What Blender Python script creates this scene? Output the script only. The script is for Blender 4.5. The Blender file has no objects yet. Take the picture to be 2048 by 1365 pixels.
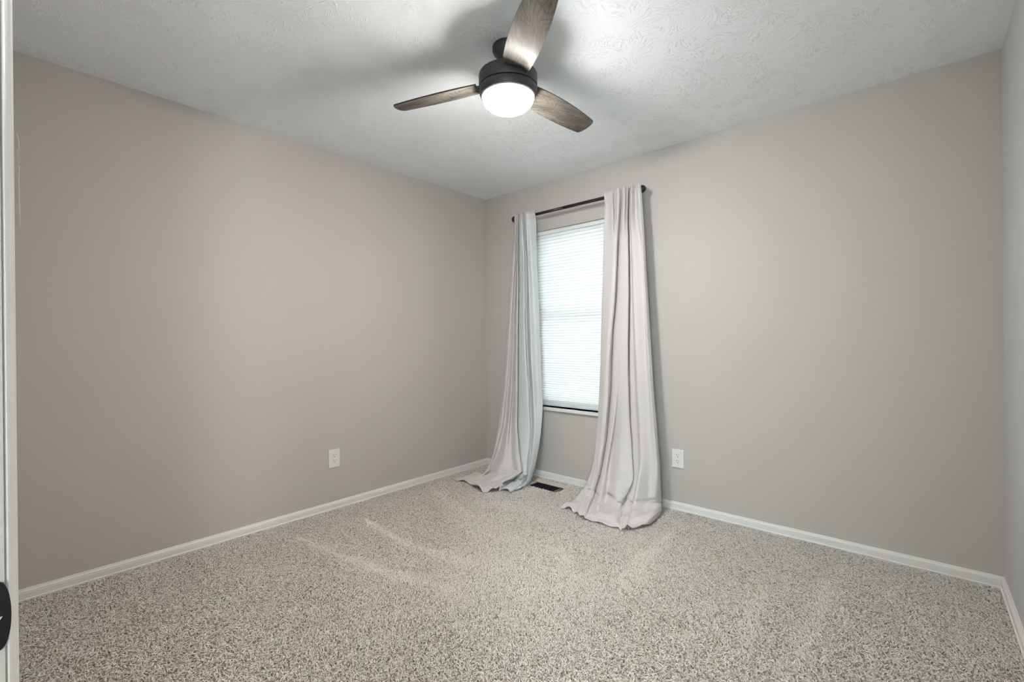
import bpy, bmesh, math, random
import numpy as np
from mathutils import Matrix, Vector

# ------------------------------------------------------------------ camera
sc = bpy.context.scene
COL = sc.collection
cam_d = bpy.data.cameras.new('camera'); cam = bpy.data.objects.new('camera', cam_d); COL.objects.link(cam)
YAW, PITCH, ROLL = -0.723763891, -0.00191349809, -0.00800285909
fw = Vector((math.sin(YAW)*math.cos(PITCH), math.cos(YAW)*math.cos(PITCH), math.sin(PITCH)))
r0 = Vector((math.cos(YAW), -math.sin(YAW), 0)); u0 = r0.cross(fw)
rr = math.cos(ROLL)*r0 + math.sin(ROLL)*u0
uu = -math.sin(ROLL)*r0 + math.cos(ROLL)*u0
M = Matrix(((rr.x, uu.x, -fw.x, 2.99044), (rr.y, uu.y, -fw.y, -3.02239), (rr.z, uu.z, -fw.z, 1.14037), (0, 0, 0, 1)))
cam.matrix_world = M
cam_d.sensor_width = 36.0; cam_d.lens = 36.0*916.16/2048.0
cam_d.clip_start = 0.02; cam_d.clip_end = 100
sc.camera = cam

# ------------------------------------------------------------------ light and exposure
LAMP = 46.0          # radiance of the lit glass bowl of the fan
HALL_FILL = 60.0         # fill lamp added in the unseen hall, watts
SKY = 3.0            # daylight outside the window
sc.view_settings.view_transform = 'Standard'
sc.view_settings.look = 'None'
sc.view_settings.gamma = 1.0
sc.view_settings.use_curve_mapping = False
sc.view_settings.exposure = 2.56
W = bpy.data.worlds.new('daylight'); sc.world = W; W.use_nodes = True
bg = W.node_tree.nodes['Background']; bg.inputs[0].default_value = (0.86, 0.945, 1.0, 1); bg.inputs[1].default_value = SKY
hl = bpy.data.lights.new('added_hall_fill', 'POINT'); hl.energy = HALL_FILL; hl.shadow_soft_size = 0.35; hl.color = (0.93, 0.97, 1.0)  # added out of view to brighten the left wall through the doorway
hlo = bpy.data.objects.new('added_hall_fill', hl); hlo.location = (6.6, -4.45, 1.05); COL.objects.link(hlo)

# ------------------------------------------------------------------ helpers
H = 2.44; RW = 3.2837; YF = -3.0178          # ceiling height, room width, front wall face
def obj(name, bm, mats=None, parent=None, smooth=False):
    me = bpy.data.meshes.new(name); bmesh.ops.recalc_face_normals(bm, faces=bm.faces[:]); bm.to_mesh(me); bm.free()
    if smooth:
        for p in me.polygons: p.use_smooth = True
    o = bpy.data.objects.new(name, me); COL.objects.link(o)
    if mats is not None:
        for m in (mats if isinstance(mats, (list, tuple)) else [mats]): me.materials.append(m)
    if parent is not None: o.parent = parent
    return o
def thing(name, label, cat, loc=(0, 0, 0), rotz=0.0, group=None):
    o = bpy.data.objects.new(name, None); COL.objects.link(o)
    o.location = loc; o.rotation_euler = (0, 0, rotz); o.empty_display_size = 0.05
    return tag(o, label, cat, group)
def tag(o, label, cat, group=None):
    o['label'] = label; o['category'] = cat
    if group: o['group'] = group
    return o
def struct(o):
    o['kind'] = 'structure'; return o
def box(bm, x0, x1, y0, y1, z0, z1, mi=0):
    v = [bm.verts.new((x, y, z)) for x in (x0, x1) for y in (y0, y1) for z in (z0, z1)]
    for f in ((0, 1, 3, 2), (4, 6, 7, 5), (0, 4, 5, 1), (2, 3, 7, 6), (0, 2, 6, 4), (1, 5, 7, 3)):
        bm.faces.new([v[i] for i in f]).material_index = mi
    return v
def bevel_all(bm, w, seg=2):
    bmesh.ops.bevel(bm, geom=bm.edges[:], offset=w, segments=seg, affect='EDGES', profile=0.5, clamp_overlap=True)
def lathe(bm, prof, n=64, cap0=False, cap1=False, mi=0):
    rings = []
    for (r, z) in prof:
        if r < 1e-6: rings.append([bm.verts.new((0, 0, z))])
        else: rings.append([bm.verts.new((r*math.cos(2*math.pi*i/n), r*math.sin(2*math.pi*i/n), z)) for i in range(n)])
    for a, b in zip(rings, rings[1:]):
        for i in range(n):
            j = (i+1) % n
            if len(a) == 1 and len(b) == 1: continue
            if len(a) == 1: bm.faces.new((a[0], b[i], b[j])).material_index = mi
            elif len(b) == 1: bm.faces.new((a[i], a[j], b[0])).material_index = mi
            else: bm.faces.new((a[i], a[j], b[j], b[i])).material_index = mi
    if cap0 and len(rings[0]) > 1: bm.faces.new(rings[0][::-1]).material_index = mi
    if cap1 and len(rings[-1]) > 1: bm.faces.new(rings[-1]).material_index = mi
def extrude_profile(bm, prof, path):
    """closed profile (list of (off, z)) swept between mitred frames: path = list of (origin, out vector)"""
    rings = [[bm.verts.new((o[0]+d[0]*p[0], o[1]+d[1]*p[0], p[1])) for p in prof] for (o, d) in path]
    n = len(prof)
    for a, b in zip(rings, rings[1:]):
        for i in range(n):
            j = (i+1) % n; bm.faces.new((a[i], a[j], b[j], b[i]))
    bm.faces.new(rings[0][::-1]); bm.faces.new(rings[-1])
def tube(bm, pts, rad, n=8):
    pts = [Vector(p) for p in pts]; rings = []
    for i, p in enumerate(pts):
        t = (pts[min(i+1, len(pts)-1)]-pts[max(i-1, 0)]).normalized()
        a = t.orthogonal().normalized() if i == 0 else (prev - t*prev.dot(t)).normalized()
        prev = a; b = t.cross(a); r = rad[i] if isinstance(rad, (list, tuple)) else rad
        rings.append([bm.verts.new(p+(a*math.cos(2*math.pi*k/n)+b*math.sin(2*math.pi*k/n))*r) for k in range(n)])
    for A, B in zip(rings, rings[1:]):
        for k in range(n): bm.faces.new((A[k], A[(k+1) % n], B[(k+1) % n], B[k]))
    bm.faces.new(rings[0][::-1]); bm.faces.new(rings[-1])

# ------------------------------------------------------------------ materials
def mat(name, col, rough=0.6, metal=0.0, spec=0.5):
    m = bpy.data.materials.new(name); m.use_nodes = True
    b = m.node_tree.nodes['Principled BSDF']
    b.inputs['Base Color'].default_value = (*col, 1); b.inputs['Roughness'].default_value = rough
    b.inputs['Metallic'].default_value = metal; b.inputs['Specular IOR Level'].default_value = spec
    return m, m.node_tree, b
class NT:
    def __init__(s, nt): s.nt = nt
    def n(s, t, **k):
        x = s.nt.nodes.new(t)
        for a, v in k.items():
            if a.startswith('i_'):
                key = a[2:]; x.inputs[int(key) if key.isdigit() else key.replace('_', ' ')].default_value = v
            else: setattr(x, a, v)
        return x
    def l(s, a, b): s.nt.links.new(a, b)
    def math(s, op, a, b=None, c=None):
        x = s.nt.nodes.new('ShaderNodeMath'); x.operation = op
        for i, v in enumerate((a, b, c)):
            if v is None: continue
            if isinstance(v, (int, float)): x.inputs[i].default_value = v
            else: s.l(v, x.inputs[i])
        return x.outputs[0]
def plain(name, col, rough=0.6, metal=0.0, spec=0.5, grain=60.0, bump=0.05, dist=0.001):
    m, nt, b = mat(name, col, rough, metal, spec); t = NT(nt)
    tc = t.n('ShaderNodeTexCoord'); no = t.n('ShaderNodeTexNoise', i_Scale=grain, i_Detail=3.0)
    t.l(tc.outputs['Object'], no.inputs['Vector'])
    bp = t.n('ShaderNodeBump', i_Strength=bump, i_Distance=dist); t.l(no.outputs['Fac'], bp.inputs['Height']); t.l(bp.outputs[0], b.inputs['Normal'])
    return m
def paint(name, col):                       # rolled emulsion: orange-peel stipple and the faintest patchiness
    m, nt, b = mat(name, col, 0.62, 0, 0.3); t = NT(nt)
    tc = t.n('ShaderNodeTexCoord')
    n1 = t.n('ShaderNodeTexNoise', i_Scale=260.0, i_Detail=2.0); n2 = t.n('ShaderNodeTexNoise', i_Scale=1.3, i_Detail=2.0)
    for n in (n1, n2): t.l(tc.outputs['Object'], n.inputs['Vector'])
    mx = t.n('ShaderNodeMix', data_type='RGBA'); mx.inputs[6].default_value = (*[c*0.985 for c in col], 1); mx.inputs[7].default_value = (*[c*1.015 for c in col], 1)
    t.l(n2.outputs['Fac'], mx.inputs[0]); t.l(mx.outputs[2], b.inputs['Base Color'])
    bp = t.n('ShaderNodeBump', i_Strength=0.12, i_Distance=0.001); t.l(n1.outputs['Fac'], bp.inputs['Height']); t.l(bp.outputs[0], b.inputs['Normal'])
    return m
def stomp(name, col, axes, strength=0.5, scale=4.2):   # stomp-brush plaster: rosettes of fine radiating ridges
    m, nt, b = mat(name, col, 0.75, 0, 0.25); t = NT(nt)
    tc = t.n('ShaderNodeTexCoord'); sp = t.n('ShaderNodeSeparateXYZ'); t.l(tc.outputs['Object'], sp.inputs[0])
    cb = t.n('ShaderNodeCombineXYZ'); t.l(sp.outputs[axes[0]], cb.inputs[0]); t.l(sp.outputs[axes[1]], cb.inputs[1])
    hs = []
    for k, (sc_, off) in enumerate(((scale, 0.0), (scale*1.35, 3.7))):
        ad = t.n('ShaderNodeVectorMath', operation='ADD'); ad.inputs[1].default_value = (off, off*1.7, 0); t.l(cb.outputs[0], ad.inputs[0])
        wn = t.n('ShaderNodeTexNoise', i_Scale=5.0, i_Detail=2.0); t.l(ad.outputs[0], wn.inputs['Vector'])
        ws = t.n('ShaderNodeVectorMath', operation='SCALE', i_Scale=0.10); t.l(wn.outputs['Color'], ws.inputs[0])
        wa = t.n('ShaderNodeVectorMath', operation='ADD'); t.l(ad.outputs[0], wa.inputs[0]); t.l(ws.outputs[0], wa.inputs[1])
        vo = t.n('ShaderNodeTexVoronoi', voronoi_dimensions='2D', i_Scale=sc_); t.l(wa.outputs[0], vo.inputs['Vector'])
        # vector from the centre of the stamp
        sb = t.n('ShaderNodeVectorMath', operation='SUBTRACT'); t.l(wa.outputs[0], sb.inputs[0]); t.l(vo.outputs['Position'], sb.inputs[1])
        ss = t.n('ShaderNodeSeparateXYZ'); t.l(sb.outputs[0], ss.inputs[0])
        ang = t.math('ARCTAN2', ss.outputs[1], ss.outputs[0])
        ln = t.n('ShaderNodeVectorMath', operation='LENGTH'); t.l(sb.outputs[0], ln.inputs[0])
        pc = t.n('ShaderNodeCombineXYZ')
        t.l(t.math('MULTIPLY', t.math('COSINE', ang), 7.0), pc.inputs[0]); t.l(t.math('MULTIPLY', t.math('SINE', ang), 7.0), pc.inputs[1])
        t.l(t.math('MULTIPLY', ln.outputs['Value'], 16.0), pc.inputs[2])
        pv = t.n('ShaderNodeVectorMath', operation='ADD'); t.l(pc.outputs[0], pv.inputs[0])
        vs = t.n('ShaderNodeVectorMath', operation='SCALE', i_Scale=9.0); t.l(vo.outputs['Color'], vs.inputs[0]); t.l(vs.outputs[0], pv.inputs[1])
        no = t.n('ShaderNodeTexNoise', i_Scale=1.7, i_Detail=2.5, i_Roughness=0.55); t.l(pv.outputs[0], no.inputs['Vector'])
        ridge = t.n('ShaderNodeMapRange', interpolation_type='SMOOTHSTEP'); ridge.inputs[1].default_value = 0.53; ridge.inputs[2].default_value = 0.68
        t.l(no.outputs['Fac'], ridge.inputs[0])
        mk = t.n('ShaderNodeMapRange', interpolation_type='SMOOTHSTEP'); mk.inputs[1].default_value = 0.025; mk.inputs[2].default_value = 0.06
        t.l(ln.outputs['Value'], mk.inputs[0])
        mo = t.n('ShaderNodeTexNoise', i_Scale=7.0, i_Detail=1.0); t.l(ad.outputs[0], mo.inputs['Vector'])
        mm = t.n('ShaderNodeMapRange', interpolation_type='SMOOTHSTEP'); mm.inputs[1].default_value = 0.42; mm.inputs[2].default_value = 0.62; t.l(mo.outputs['Fac'], mm.inputs[0])
        hs.append(t.math('MULTIPLY', t.math('MULTIPLY', ridge.outputs[0], mk.outputs[0]), mm.outputs[0]))
    fine = t.n('ShaderNodeTexNoise', i_Scale=90.0, i_Detail=3.0); t.l(cb.outputs[0], fine.inputs['Vector'])
    h = t.math('ADD', t.math('MAXIMUM', hs[0], hs[1]), t.math('MULTIPLY', fine.outputs['Fac'], 0.12))
    bp = t.n('ShaderNodeBump', i_Strength=strength, i_Distance=0.004); t.l(h, bp.inputs['Height']); t.l(bp.outputs[0], b.inputs['Normal'])
    return m
def combed(name, col):                     # right wall: plaster combed in fanned, finely grooved strokes
    m, nt, b = mat(name, col, 0.7, 0, 0.25); t = NT(nt)
    tc = t.n('ShaderNodeTexCoord'); sp = t.n('ShaderNodeSeparateXYZ'); t.l(tc.outputs['Object'], sp.inputs[0])
    cb = t.n('ShaderNodeCombineXYZ'); t.l(sp.outputs[1], cb.inputs[0]); t.l(sp.outputs[2], cb.inputs[1])
    vo = t.n('ShaderNodeTexVoronoi', voronoi_dimensions='2D', i_Scale=5.0); t.l(cb.outputs[0], vo.inputs['Vector'])
    sb = t.n('ShaderNodeVectorMath', operation='SUBTRACT'); t.l(cb.outputs[0], sb.inputs[0]); t.l(vo.outputs['Position'], sb.inputs[1])
    ln = t.n('ShaderNodeVectorMath', operation='LENGTH'); t.l(sb.outputs[0], ln.inputs[0])
    sc_ = t.n('ShaderNodeSeparateColor'); t.l(vo.outputs['Color'], sc_.inputs[0])
    ang = t.math('MULTIPLY', t.math('SUBTRACT', sc_.outputs[0], 0.5), 1.3)
    ss = t.n('ShaderNodeSeparateXYZ'); t.l(sb.outputs[0], ss.inputs[0])
    pr = t.math('ADD', t.math('MULTIPLY', t.math('SINE', ang), ss.outputs[0]), t.math('MULTIPLY', t.math('COSINE', ang), ss.outputs[1]))
    wn = t.n('ShaderNodeTexNoise', i_Scale=6.0, i_Detail=1.0); t.l(cb.outputs[0], wn.inputs['Vector'])
    ph = t.math('ADD', t.math('MULTIPLY', pr, 900.0), t.math('MULTIPLY', wn.outputs['Fac'], 14.0))
    st = t.math('POWER', t.math('MULTIPLY_ADD', t.math('SINE', ph), 0.5, 0.5), 2.0)
    mo = t.n('ShaderNodeTexNoise', i_Scale=9.0, i_Detail=1.0); t.l(cb.outputs[0], mo.inputs['Vector'])
    mm = t.n('ShaderNodeMapRange', interpolation_type='SMOOTHSTEP'); mm.inputs[1].default_value = 0.40; mm.inputs[2].default_value = 0.6; t.l(mo.outputs['Fac'], mm.inputs[0])
    f = t.n('ShaderNodeTexNoise', i_Scale=70.0, i_Detail=3.0); t.l(cb.outputs[0], f.inputs['Vector'])
    h = t.math('ADD', t.math('MULTIPLY', t.math('MULTIPLY', st, mm.outputs[0]), 0.55), t.math('MULTIPLY', f.outputs['Fac'], 0.5))
    bp = t.n('ShaderNodeBump', i_Strength=0.5, i_Distance=0.0025); t.l(h, bp.inputs['Height']); t.l(bp.outputs[0], b.inputs['Normal'])
    return m
def wood(name):                            # greyed oak with cathedral grain running along local x
    m, nt, b = mat(name, (0.3, 0.25, 0.2), 0.27, 0, 0.02); t = NT(nt)
    tc = t.n('ShaderNodeTexCoord'); oi = t.n('ShaderNodeObjectInfo')
    of = t.n('ShaderNodeCombineXYZ'); t.l(t.math('MULTIPLY', oi.outputs['Random'], 7.0), of.inputs[0]); t.l(t.math('MULTIPLY', oi.outputs['Random'], 3.0), of.inputs[1])
    ad = t.n('ShaderNodeVectorMath', operation='ADD'); t.l(tc.outputs['Object'], ad.inputs[0]); t.l(of.outputs[0], ad.inputs[1])
    def stretched(v, s):
        mp = t.n('ShaderNodeMapping'); mp.inputs['Scale'].default_value = s; t.l(v, mp.inputs[0]); return mp.outputs[0]
    big = t.n('ShaderNodeTexNoise', i_Scale=1.0, i_Detail=1.5, i_Distortion=0.6); t.l(stretched(ad.outputs[0], (4.2, 13.0, 1.0)), big.inputs['Vector'])
    rings = t.math('SINE', t.math('MULTIPLY', big.outputs['Fac'], 95.0))
    rg = t.n('ShaderNodeMapRange', interpolation_type='SMOOTHSTEP'); rg.inputs[1].default_value = 0.15; rg.inputs[2].default_value = 0.95; t.l(rings, rg.inputs[0])
    fib = t.n('ShaderNodeTexNoise', i_Scale=1.0, i_Detail=4.0, i_Roughness=0.65); t.l(stretched(ad.outputs[0], (14.0, 260.0, 1.0)), fib.inputs['Vector'])
    tone = t.n('ShaderNodeTexNoise', i_Scale=1.0, i_Detail=2.0); t.l(stretched(ad.outputs[0], (5.0, 22.0, 1.0)), tone.inputs['Vector'])
    r = t.n('ShaderNodeValToRGB'); e = r.color_ramp.elements
    e[0].position = 0.36; e[0].color = (0.065, 0.060, 0.052, 1); e[1].position = 0.66; e[1].color = (0.175, 0.156, 0.132, 1)
    t.l(t.math('ADD', t.math('MULTIPLY', tone.outputs['Fac'], 0.55), t.math('MULTIPLY', fib.outputs['Fac'], 0.45)), r.inputs[0])
    mx = t.n('ShaderNodeMix', data_type='RGBA', blend_type='MULTIPLY'); mx.inputs[7].default_value = (0.62, 0.58, 0.55, 1)
    t.l(t.math('MULTIPLY', rg.outputs[0], 0.55), mx.inputs[0]); t.l(r.outputs[0], mx.inputs[6]); t.l(mx.outputs[2], b.inputs['Base Color'])
    bp = t.n('ShaderNodeBump', i_Strength=0.12, i_Distance=0.0006); t.l(fib.outputs['Fac'], bp.inputs['Height']); t.l(bp.outputs[0], b.inputs['Normal'])
    return m
def cloth(name, col, trans, weave=900.0, tcol=None):
    m = bpy.data.materials.new(name); m.use_nodes = True; nt = m.node_tree; t = NT(nt); b = nt.nodes['Principled BSDF']; out = nt.nodes['Material Output']
    b.inputs['Base Color'].default_value = (*col, 1); b.inputs['Roughness'].default_value = 0.85; b.inputs['Specular IOR Level'].default_value = 0.15
    b.inputs['Sheen Weight'].default_value = 0.15
    tc = t.n('ShaderNodeTexCoord'); no = t.n('ShaderNodeTexNoise', i_Scale=weave, i_Detail=2.0); t.l(tc.outputs['Object'], no.inputs['Vector'])
    bp = t.n('ShaderNodeBump', i_Strength=0.15, i_Distance=0.0004); t.l(no.outputs['Fac'], bp.inputs['Height']); t.l(bp.outputs[0], b.inputs['Normal'])
    tr = t.n('ShaderNodeBsdfTranslucent'); tr.inputs[0].default_value = (*(tcol or col), 1)
    mx = t.n('ShaderNodeMixShader', i_0=trans); t.l(b.outputs[0], mx.inputs[1]); t.l(tr.outputs[0], mx.inputs[2]); t.l(mx.outputs[0], out.inputs[0])
    return m

M_WALL = paint('warm_grey_wall_paint', (0.515, 0.485, 0.455))
M_CEIL = stomp('stomp_textured_ceiling', (0.90, 0.935, 0.955), (0, 1), 0.6)
M_RWALL = combed('combed_grey_plaster', (0.53, 0.54, 0.53))
M_TRIM = plain('white_trim_enamel', (0.74, 0.74, 0.72), 0.35, 0, 0.5, 40, 0.03)
M_JAMB = plain('door_frame_enamel', (0.26, 0.245, 0.215), 0.35, 0, 0.5, 40, 0.03)
M_VINYL = plain('white_window_vinyl', (0.80, 0.81, 0.80), 0.35, 0, 0.5, 30, 0.02)
M_PLATE = plain('white_nylon_plate', (0.76, 0.75, 0.72), 0.3, 0, 0.5, 30, 0.02)
M_SLOT = plain('dark_socket_slot', (0.012, 0.012, 0.012), 0.6)
M_BLACK = plain('matte_black_metal', (0.030, 0.031, 0.032), 0.45, 0.0, 0.5, 120, 0.05)
M_IRON = plain('black_iron_rod', (0.016, 0.015, 0.015), 0.33, 0.0, 0.5, 90, 0.05)
M_STRIKE = plain('black_strike_metal', (0.004, 0.004, 0.004), 0.6, 0.0, 0.12, 90, 0.05)
M_TIN = plain('galvanised_duct_sheet', (0.36, 0.36, 0.36), 0.5, 0.6, 0.5, 50, 0.1)
M_DUCT = plain('dark_duct_interior', (0.01, 0.01, 0.01), 0.9)
M_BACKING = plain('pale_carpet_backing', (0.60, 0.55, 0.48), 0.9, 0, 0.1, 110, 0.9, 0.004)
M_WOOD = wood('greyed_oak_blade')
M_CURT = cloth('pale_grey_curtain_cloth', (0.68, 0.65, 0.635), 0.15)
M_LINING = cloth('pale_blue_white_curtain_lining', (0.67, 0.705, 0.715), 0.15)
M_SHADE = cloth('white_cellular_shade', (0.84, 0.85, 0.85), 0.298, 300.0, (0.90, 0.91, 0.91))
M_SEAM = cloth('shade_glue_line', (0.74, 0.75, 0.75), 0.08, 300.0, (0.45, 0.46, 0.46))
M_CORD = plain('white_frayed_thread', (0.70, 0.69, 0.66), 0.8)

m, nt, b = mat('lit_frosted_glass', (0.9, 0.9, 0.88), 0.4); M_GLOW = m
b.inputs['Emission Color'].default_value = (1.0, 0.965, 0.935, 1)
t = NT(nt); tc = t.n('ShaderNodeTexCoord'); sx = t.n('ShaderNodeSeparateXYZ'); t.l(tc.outputs['Generated'], sx.inputs[0])   # glow raised towards the rim to shift light from floor to ceiling
mr = t.n('ShaderNodeMapRange'); mr.inputs[3].default_value = LAMP*0.85; mr.inputs[4].default_value = LAMP*1.15; t.l(sx.outputs[2], mr.inputs[0]); t.l(mr.outputs[0], b.inputs['Emission Strength'])
m = bpy.data.materials.new('window_glass'); m.use_nodes = True; t = NT(m.node_tree); M_GLASS = m
gl = t.n('ShaderNodeBsdfGlossy'); gl.inputs['Roughness'].default_value = 0.02; tp = t.n('ShaderNodeBsdfTransparent'); tp.inputs[0].default_value = (0.95, 0.98, 0.97, 1)
fr = t.n('ShaderNodeFresnel', i_IOR=1.45); mx = t.n('ShaderNodeMixShader'); t.l(fr.outputs[0], mx.inputs[0]); t.l(tp.outputs[0], mx.inputs[1]); t.l(gl.outputs[0], mx.inputs[2])
t.l(mx.outputs[0], m.node_tree.nodes['Material Output'].inputs[0])
# carpet yarn: each strand its own shade of oatmeal
m, nt, b = mat('oatmeal_frieze_yarn', (0.5, 0.47, 0.42), 0.9, 0, 0.1); t = NT(nt); M_YARN = m
hi = t.n('ShaderNodeHairInfo'); r = t.n('ShaderNodeValToRGB'); e = r.color_ramp.elements
e[0].position = 0.0; e[0].color = (0.27, 0.245, 0.205, 1); e[1].position = 0.22; e[1].color = (0.60, 0.565, 0.51, 1)
x = e.new(1.0); x.color = (0.76, 0.725, 0.665, 1); t.l(hi.outputs['Random'], r.inputs[0]); t.l(r.outputs[0], b.inputs['Base Color'])
M_CARPET = plain('carpet_ground', (0.22, 0.20, 0.17), 0.95, 0, 0.05, 200, 0.5, 0.002)

# ------------------------------------------------------------------ room shell
GZ = -0.016                                    # carpet ground; the pile tips reach z = 0
VX0, VX1, VY0, VY1 = 0.695, 0.966, -0.243, -0.127   # the cut-out for the floor vent
bm = bmesh.new()
xs = [-0.14, VX0, VX1, RW+0.14]; ys = [YF-0.12, VY0, VY1, 0.14]
for i in range(3):
    for j in range(3):
        if i == 1 and j == 1: continue
        box(bm, xs[i], xs[i+1], ys[j], ys[j+1], GZ-0.05, GZ)
floor = struct(obj('floor', bm, M_CARPET))

bm = bmesh.new(); box(bm, -0.14, RW+0.14, YF-0.12, 0.14, H, H+0.1); ceiling = struct(obj('ceiling', bm, M_CEIL))
bm = bmesh.new(); box(bm, -0.14, 0, YF-0.12, 0.14, GZ-0.05, H); struct(obj('wall_left', bm, M_WALL))
bm = bmesh.new(); box(bm, RW, RW+0.14, YF-0.12, 0.14, GZ-0.05, H); struct(obj('wall_right', bm, M_RWALL))
# back wall with the window opening
WX0, WX1, WZ0, WZ1 = 0.565, 1.300, 0.586, 2.048
bm = bmesh.new()
for a in ((0, WX0, GZ-0.05, H), (WX1, RW, GZ-0.05, H), (WX0, WX1, GZ-0.05, WZ0), (WX0, WX1, WZ1, H)): box(bm, a[0], a[1], 0, 0.14, a[2], a[3])
struct(obj('wall_back', bm, M_WALL))
# front wall with the doorway the picture is taken from
DX0, DX1, DZ = 2.432, 3.195, 2.05
bm = bmesh.new()
for a in ((0, DX0-0.02, GZ-0.05, H), (DX1+0.02, RW, GZ-0.05, H), (DX0-0.02, DX1+0.02, DZ+0.02, H)): box(bm, a[0], a[1], YF-0.12, YF, a[2], a[3])
struct(obj('wall_front', bm, M_WALL))
# unseen hall, made up and stretched right so its lamp reaches the left wall
HXL, HXR, HYB = 1.6, 7.6, -5.0
HX0, HX1, HZ0, HZ1 = 3.0, 7.4, 0.10, 2.30                # unseen windows added to the hall to send daylight through the doorway
bm = bmesh.new()
for a in ((HXL, HX0, GZ-0.05, H), (HX1, HXR, GZ-0.05, H), (HX0, HX1, GZ-0.05, HZ0), (HX0, HX1, HZ1, H)): box(bm, a[0], a[1], HYB-0.14, HYB, a[2], a[3])
struct(obj('wall_hall_back', bm, M_WALL))
bm = bmesh.new(); box(bm, HXR, HXR+0.14, HYB-0.14, YF, GZ-0.05, H); struct(obj('wall_hall_end', bm, M_WALL))
bm = bmesh.new(); box(bm, HXL-0.14, HXL, HYB-0.14, YF-0.12, GZ-0.05, H); struct(obj('wall_hall_side', bm, M_WALL))
bm = bmesh.new(); box(bm, RW+0.14, HXR, YF-0.12, YF, GZ-0.05, H); struct(obj('wall_hall_front', bm, M_WALL))
bm = bmesh.new(); box(bm, HXL, HXR, HYB, YF-0.12, GZ-0.05, GZ); struct(obj('floor_hall', bm, M_CARPET))
bm = bmesh.new(); box(bm, HXL-0.14, HXR+0.14, HYB-0.14, YF-0.12, H, H+0.1); struct(obj('ceiling_hall', bm, M_CEIL))

# baseboards: moulded profile, (offset from wall, height)
BP = [(0.0, GZ), (0.0165, GZ), (0.0165, 0.0030), (0.0120, 0.0062), (0.0120, 0.0295), (0.0082, 0.0312), (0.0082, 0.0330), (0.0106, 0.0345),
      (0.0086, 0.0385), (0.0050, 0.0422), (0.0050, 0.0440), (0.0036, 0.0480), (0.0, 0.0490)]
bm = bmesh.new(); extrude_profile(bm, BP, [((0, YF), (1, 0)), ((0, 0), (1, -1))]); struct(obj('baseboard_left', bm, M_TRIM))
bm = bmesh.new(); extrude_profile(bm, BP, [((0, 0), (1, -1)), ((RW, 0), (-1, -1))]); struct(obj('baseboard_back', bm, M_TRIM))
bm = bmesh.new(); extrude_profile(bm, BP, [((RW, 0), (-1, -1)), ((RW, YF), (-1, 0))]); struct(obj('baseboard_right', bm, M_TRIM))

# doorway: jamb, casing, strike plate
door = bpy.data.objects.new('door_1', None); COL.objects.link(door); door.location = (2.8, YF-0.06, 0); struct(door)
def dl(bm): bmesh.ops.translate(bm, verts=bm.verts[:], vec=(-2.8, -(YF-0.06), 0)); return bm
bm = bmesh.new()
box(bm, DX0-0.02, DX0, YF-0.125, YF, GZ, DZ+0.02); box(bm, DX1, DX1+0.02, YF-0.125, YF, GZ, DZ+0.02); box(bm, DX0, DX1, YF-0.125, YF, DZ, DZ+0.02)
obj('jamb', dl(bm), M_JAMB, door)
# casing seen end-on: a small bead, a flat, then the raised outer lip (x outward from the opening, y proud of the wall)
CP = [(0.004, 0.0), (0.004, 0.0022), (0.006, 0.0032), (0.0085, 0.0033), (0.0105, 0.0026), (0.014, 0.0027), (0.020, 0.0048), (0.030, 0.0066),
      (0.036, 0.0070), (0.038, 0.0062), (0.041, 0.0070), (0.045, 0.0084), (0.052, 0.0087), (0.056, 0.0076), (0.057, 0.0)]
bm = bmesh.new()
def casing_leg(x, sgn):
    lo = [bm.verts.new((x+sgn*p[0], YF+p[1], GZ)) for p in CP]; hi_ = [bm.verts.new((x+sgn*p[0], YF+p[1], DZ+p[0])) for p in CP]
    for i in range(len(CP)-1): bm.faces.new((lo[i], lo[i+1], hi_[i+1], hi_[i]))
    return hi_
a = casing_leg(DX0, -1); c = casing_leg(DX1, 1)
for i in range(len(CP)-1): bm.faces.new((a[i], a[i+1], c[i+1], c[i]))
obj('casing', dl(bm), M_TRIM, door)
bm = bmesh.new()                                # strike plate: face screwed to the jamb, rounded lip curling past its edge
n = 28; zc, hh = 0.920, 0.0275; lipw = 0.0078
ring = []
for k in range(n+1):
    a = -math.pi/2+math.pi*k/n
    ring.append((zc+hh*math.sin(a)*1.0, lipw*math.cos(a)**0.8 if math.cos(a) > 1e-6 else 0.0))
top = []; bot = []
for (z, e_) in ring:
    y = YF-0.0042+e_*1.0
    top.append(bm.verts.new((DX0+0.0022, y, z))); bot.append(bm.verts.new((DX0+0.0004, y, z)))
t0 = bm.verts.new((DX0+0.0022, YF-0.034, zc+hh)); t1 = bm.verts.new((DX0+0.0022, YF-0.034, zc-hh)); b0 = bm.verts.new((DX0+0.0004, YF-0.034, zc+hh)); b1 = bm.verts.new((DX0+0.0004, YF-0.034, zc-hh))
bm.faces.new(top+[t0, t1]); bm.faces.new(bot+[b0, b1])
for i in range(n): bm.faces.new((top[i], top[i+1], bot[i+1], bot[i]))
bm.faces.new((top[-1], t0, b0, bot[-1])); bm.faces.new((t0, t1, b1, b0)); bm.faces.new((t1, top[0], bot[0], b1))
sp_ = obj('strike_plate', dl(bm), M_STRIKE, door); sp_['label'] = 'black metal strike plate'
bm = bmesh.new()                                # the latch hole: light showing through it put in as a pale sliver
v = [bm.verts.new(p) for p in ((DX0+0.0024, YF-0.0012, zc-0.0003), (DX0+0.0024, YF-0.0030, zc-0.0032), (DX0+0.0024, YF-0.012, zc-0.006), (DX0+0.0024, YF-0.012, zc+0.0004))]
w_ = [bm.verts.new(q.co-Vector((0.0004, 0, 0))) for q in v]
bm.faces.new(v); bm.faces.new(w_[::-1])
for i in range(4): bm.faces.new((v[i], v[(i+1) % 4], w_[(i+1) % 4], w_[i]))
obj('latch_hole_light', dl(bm), M_TIN, sp_)

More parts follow.
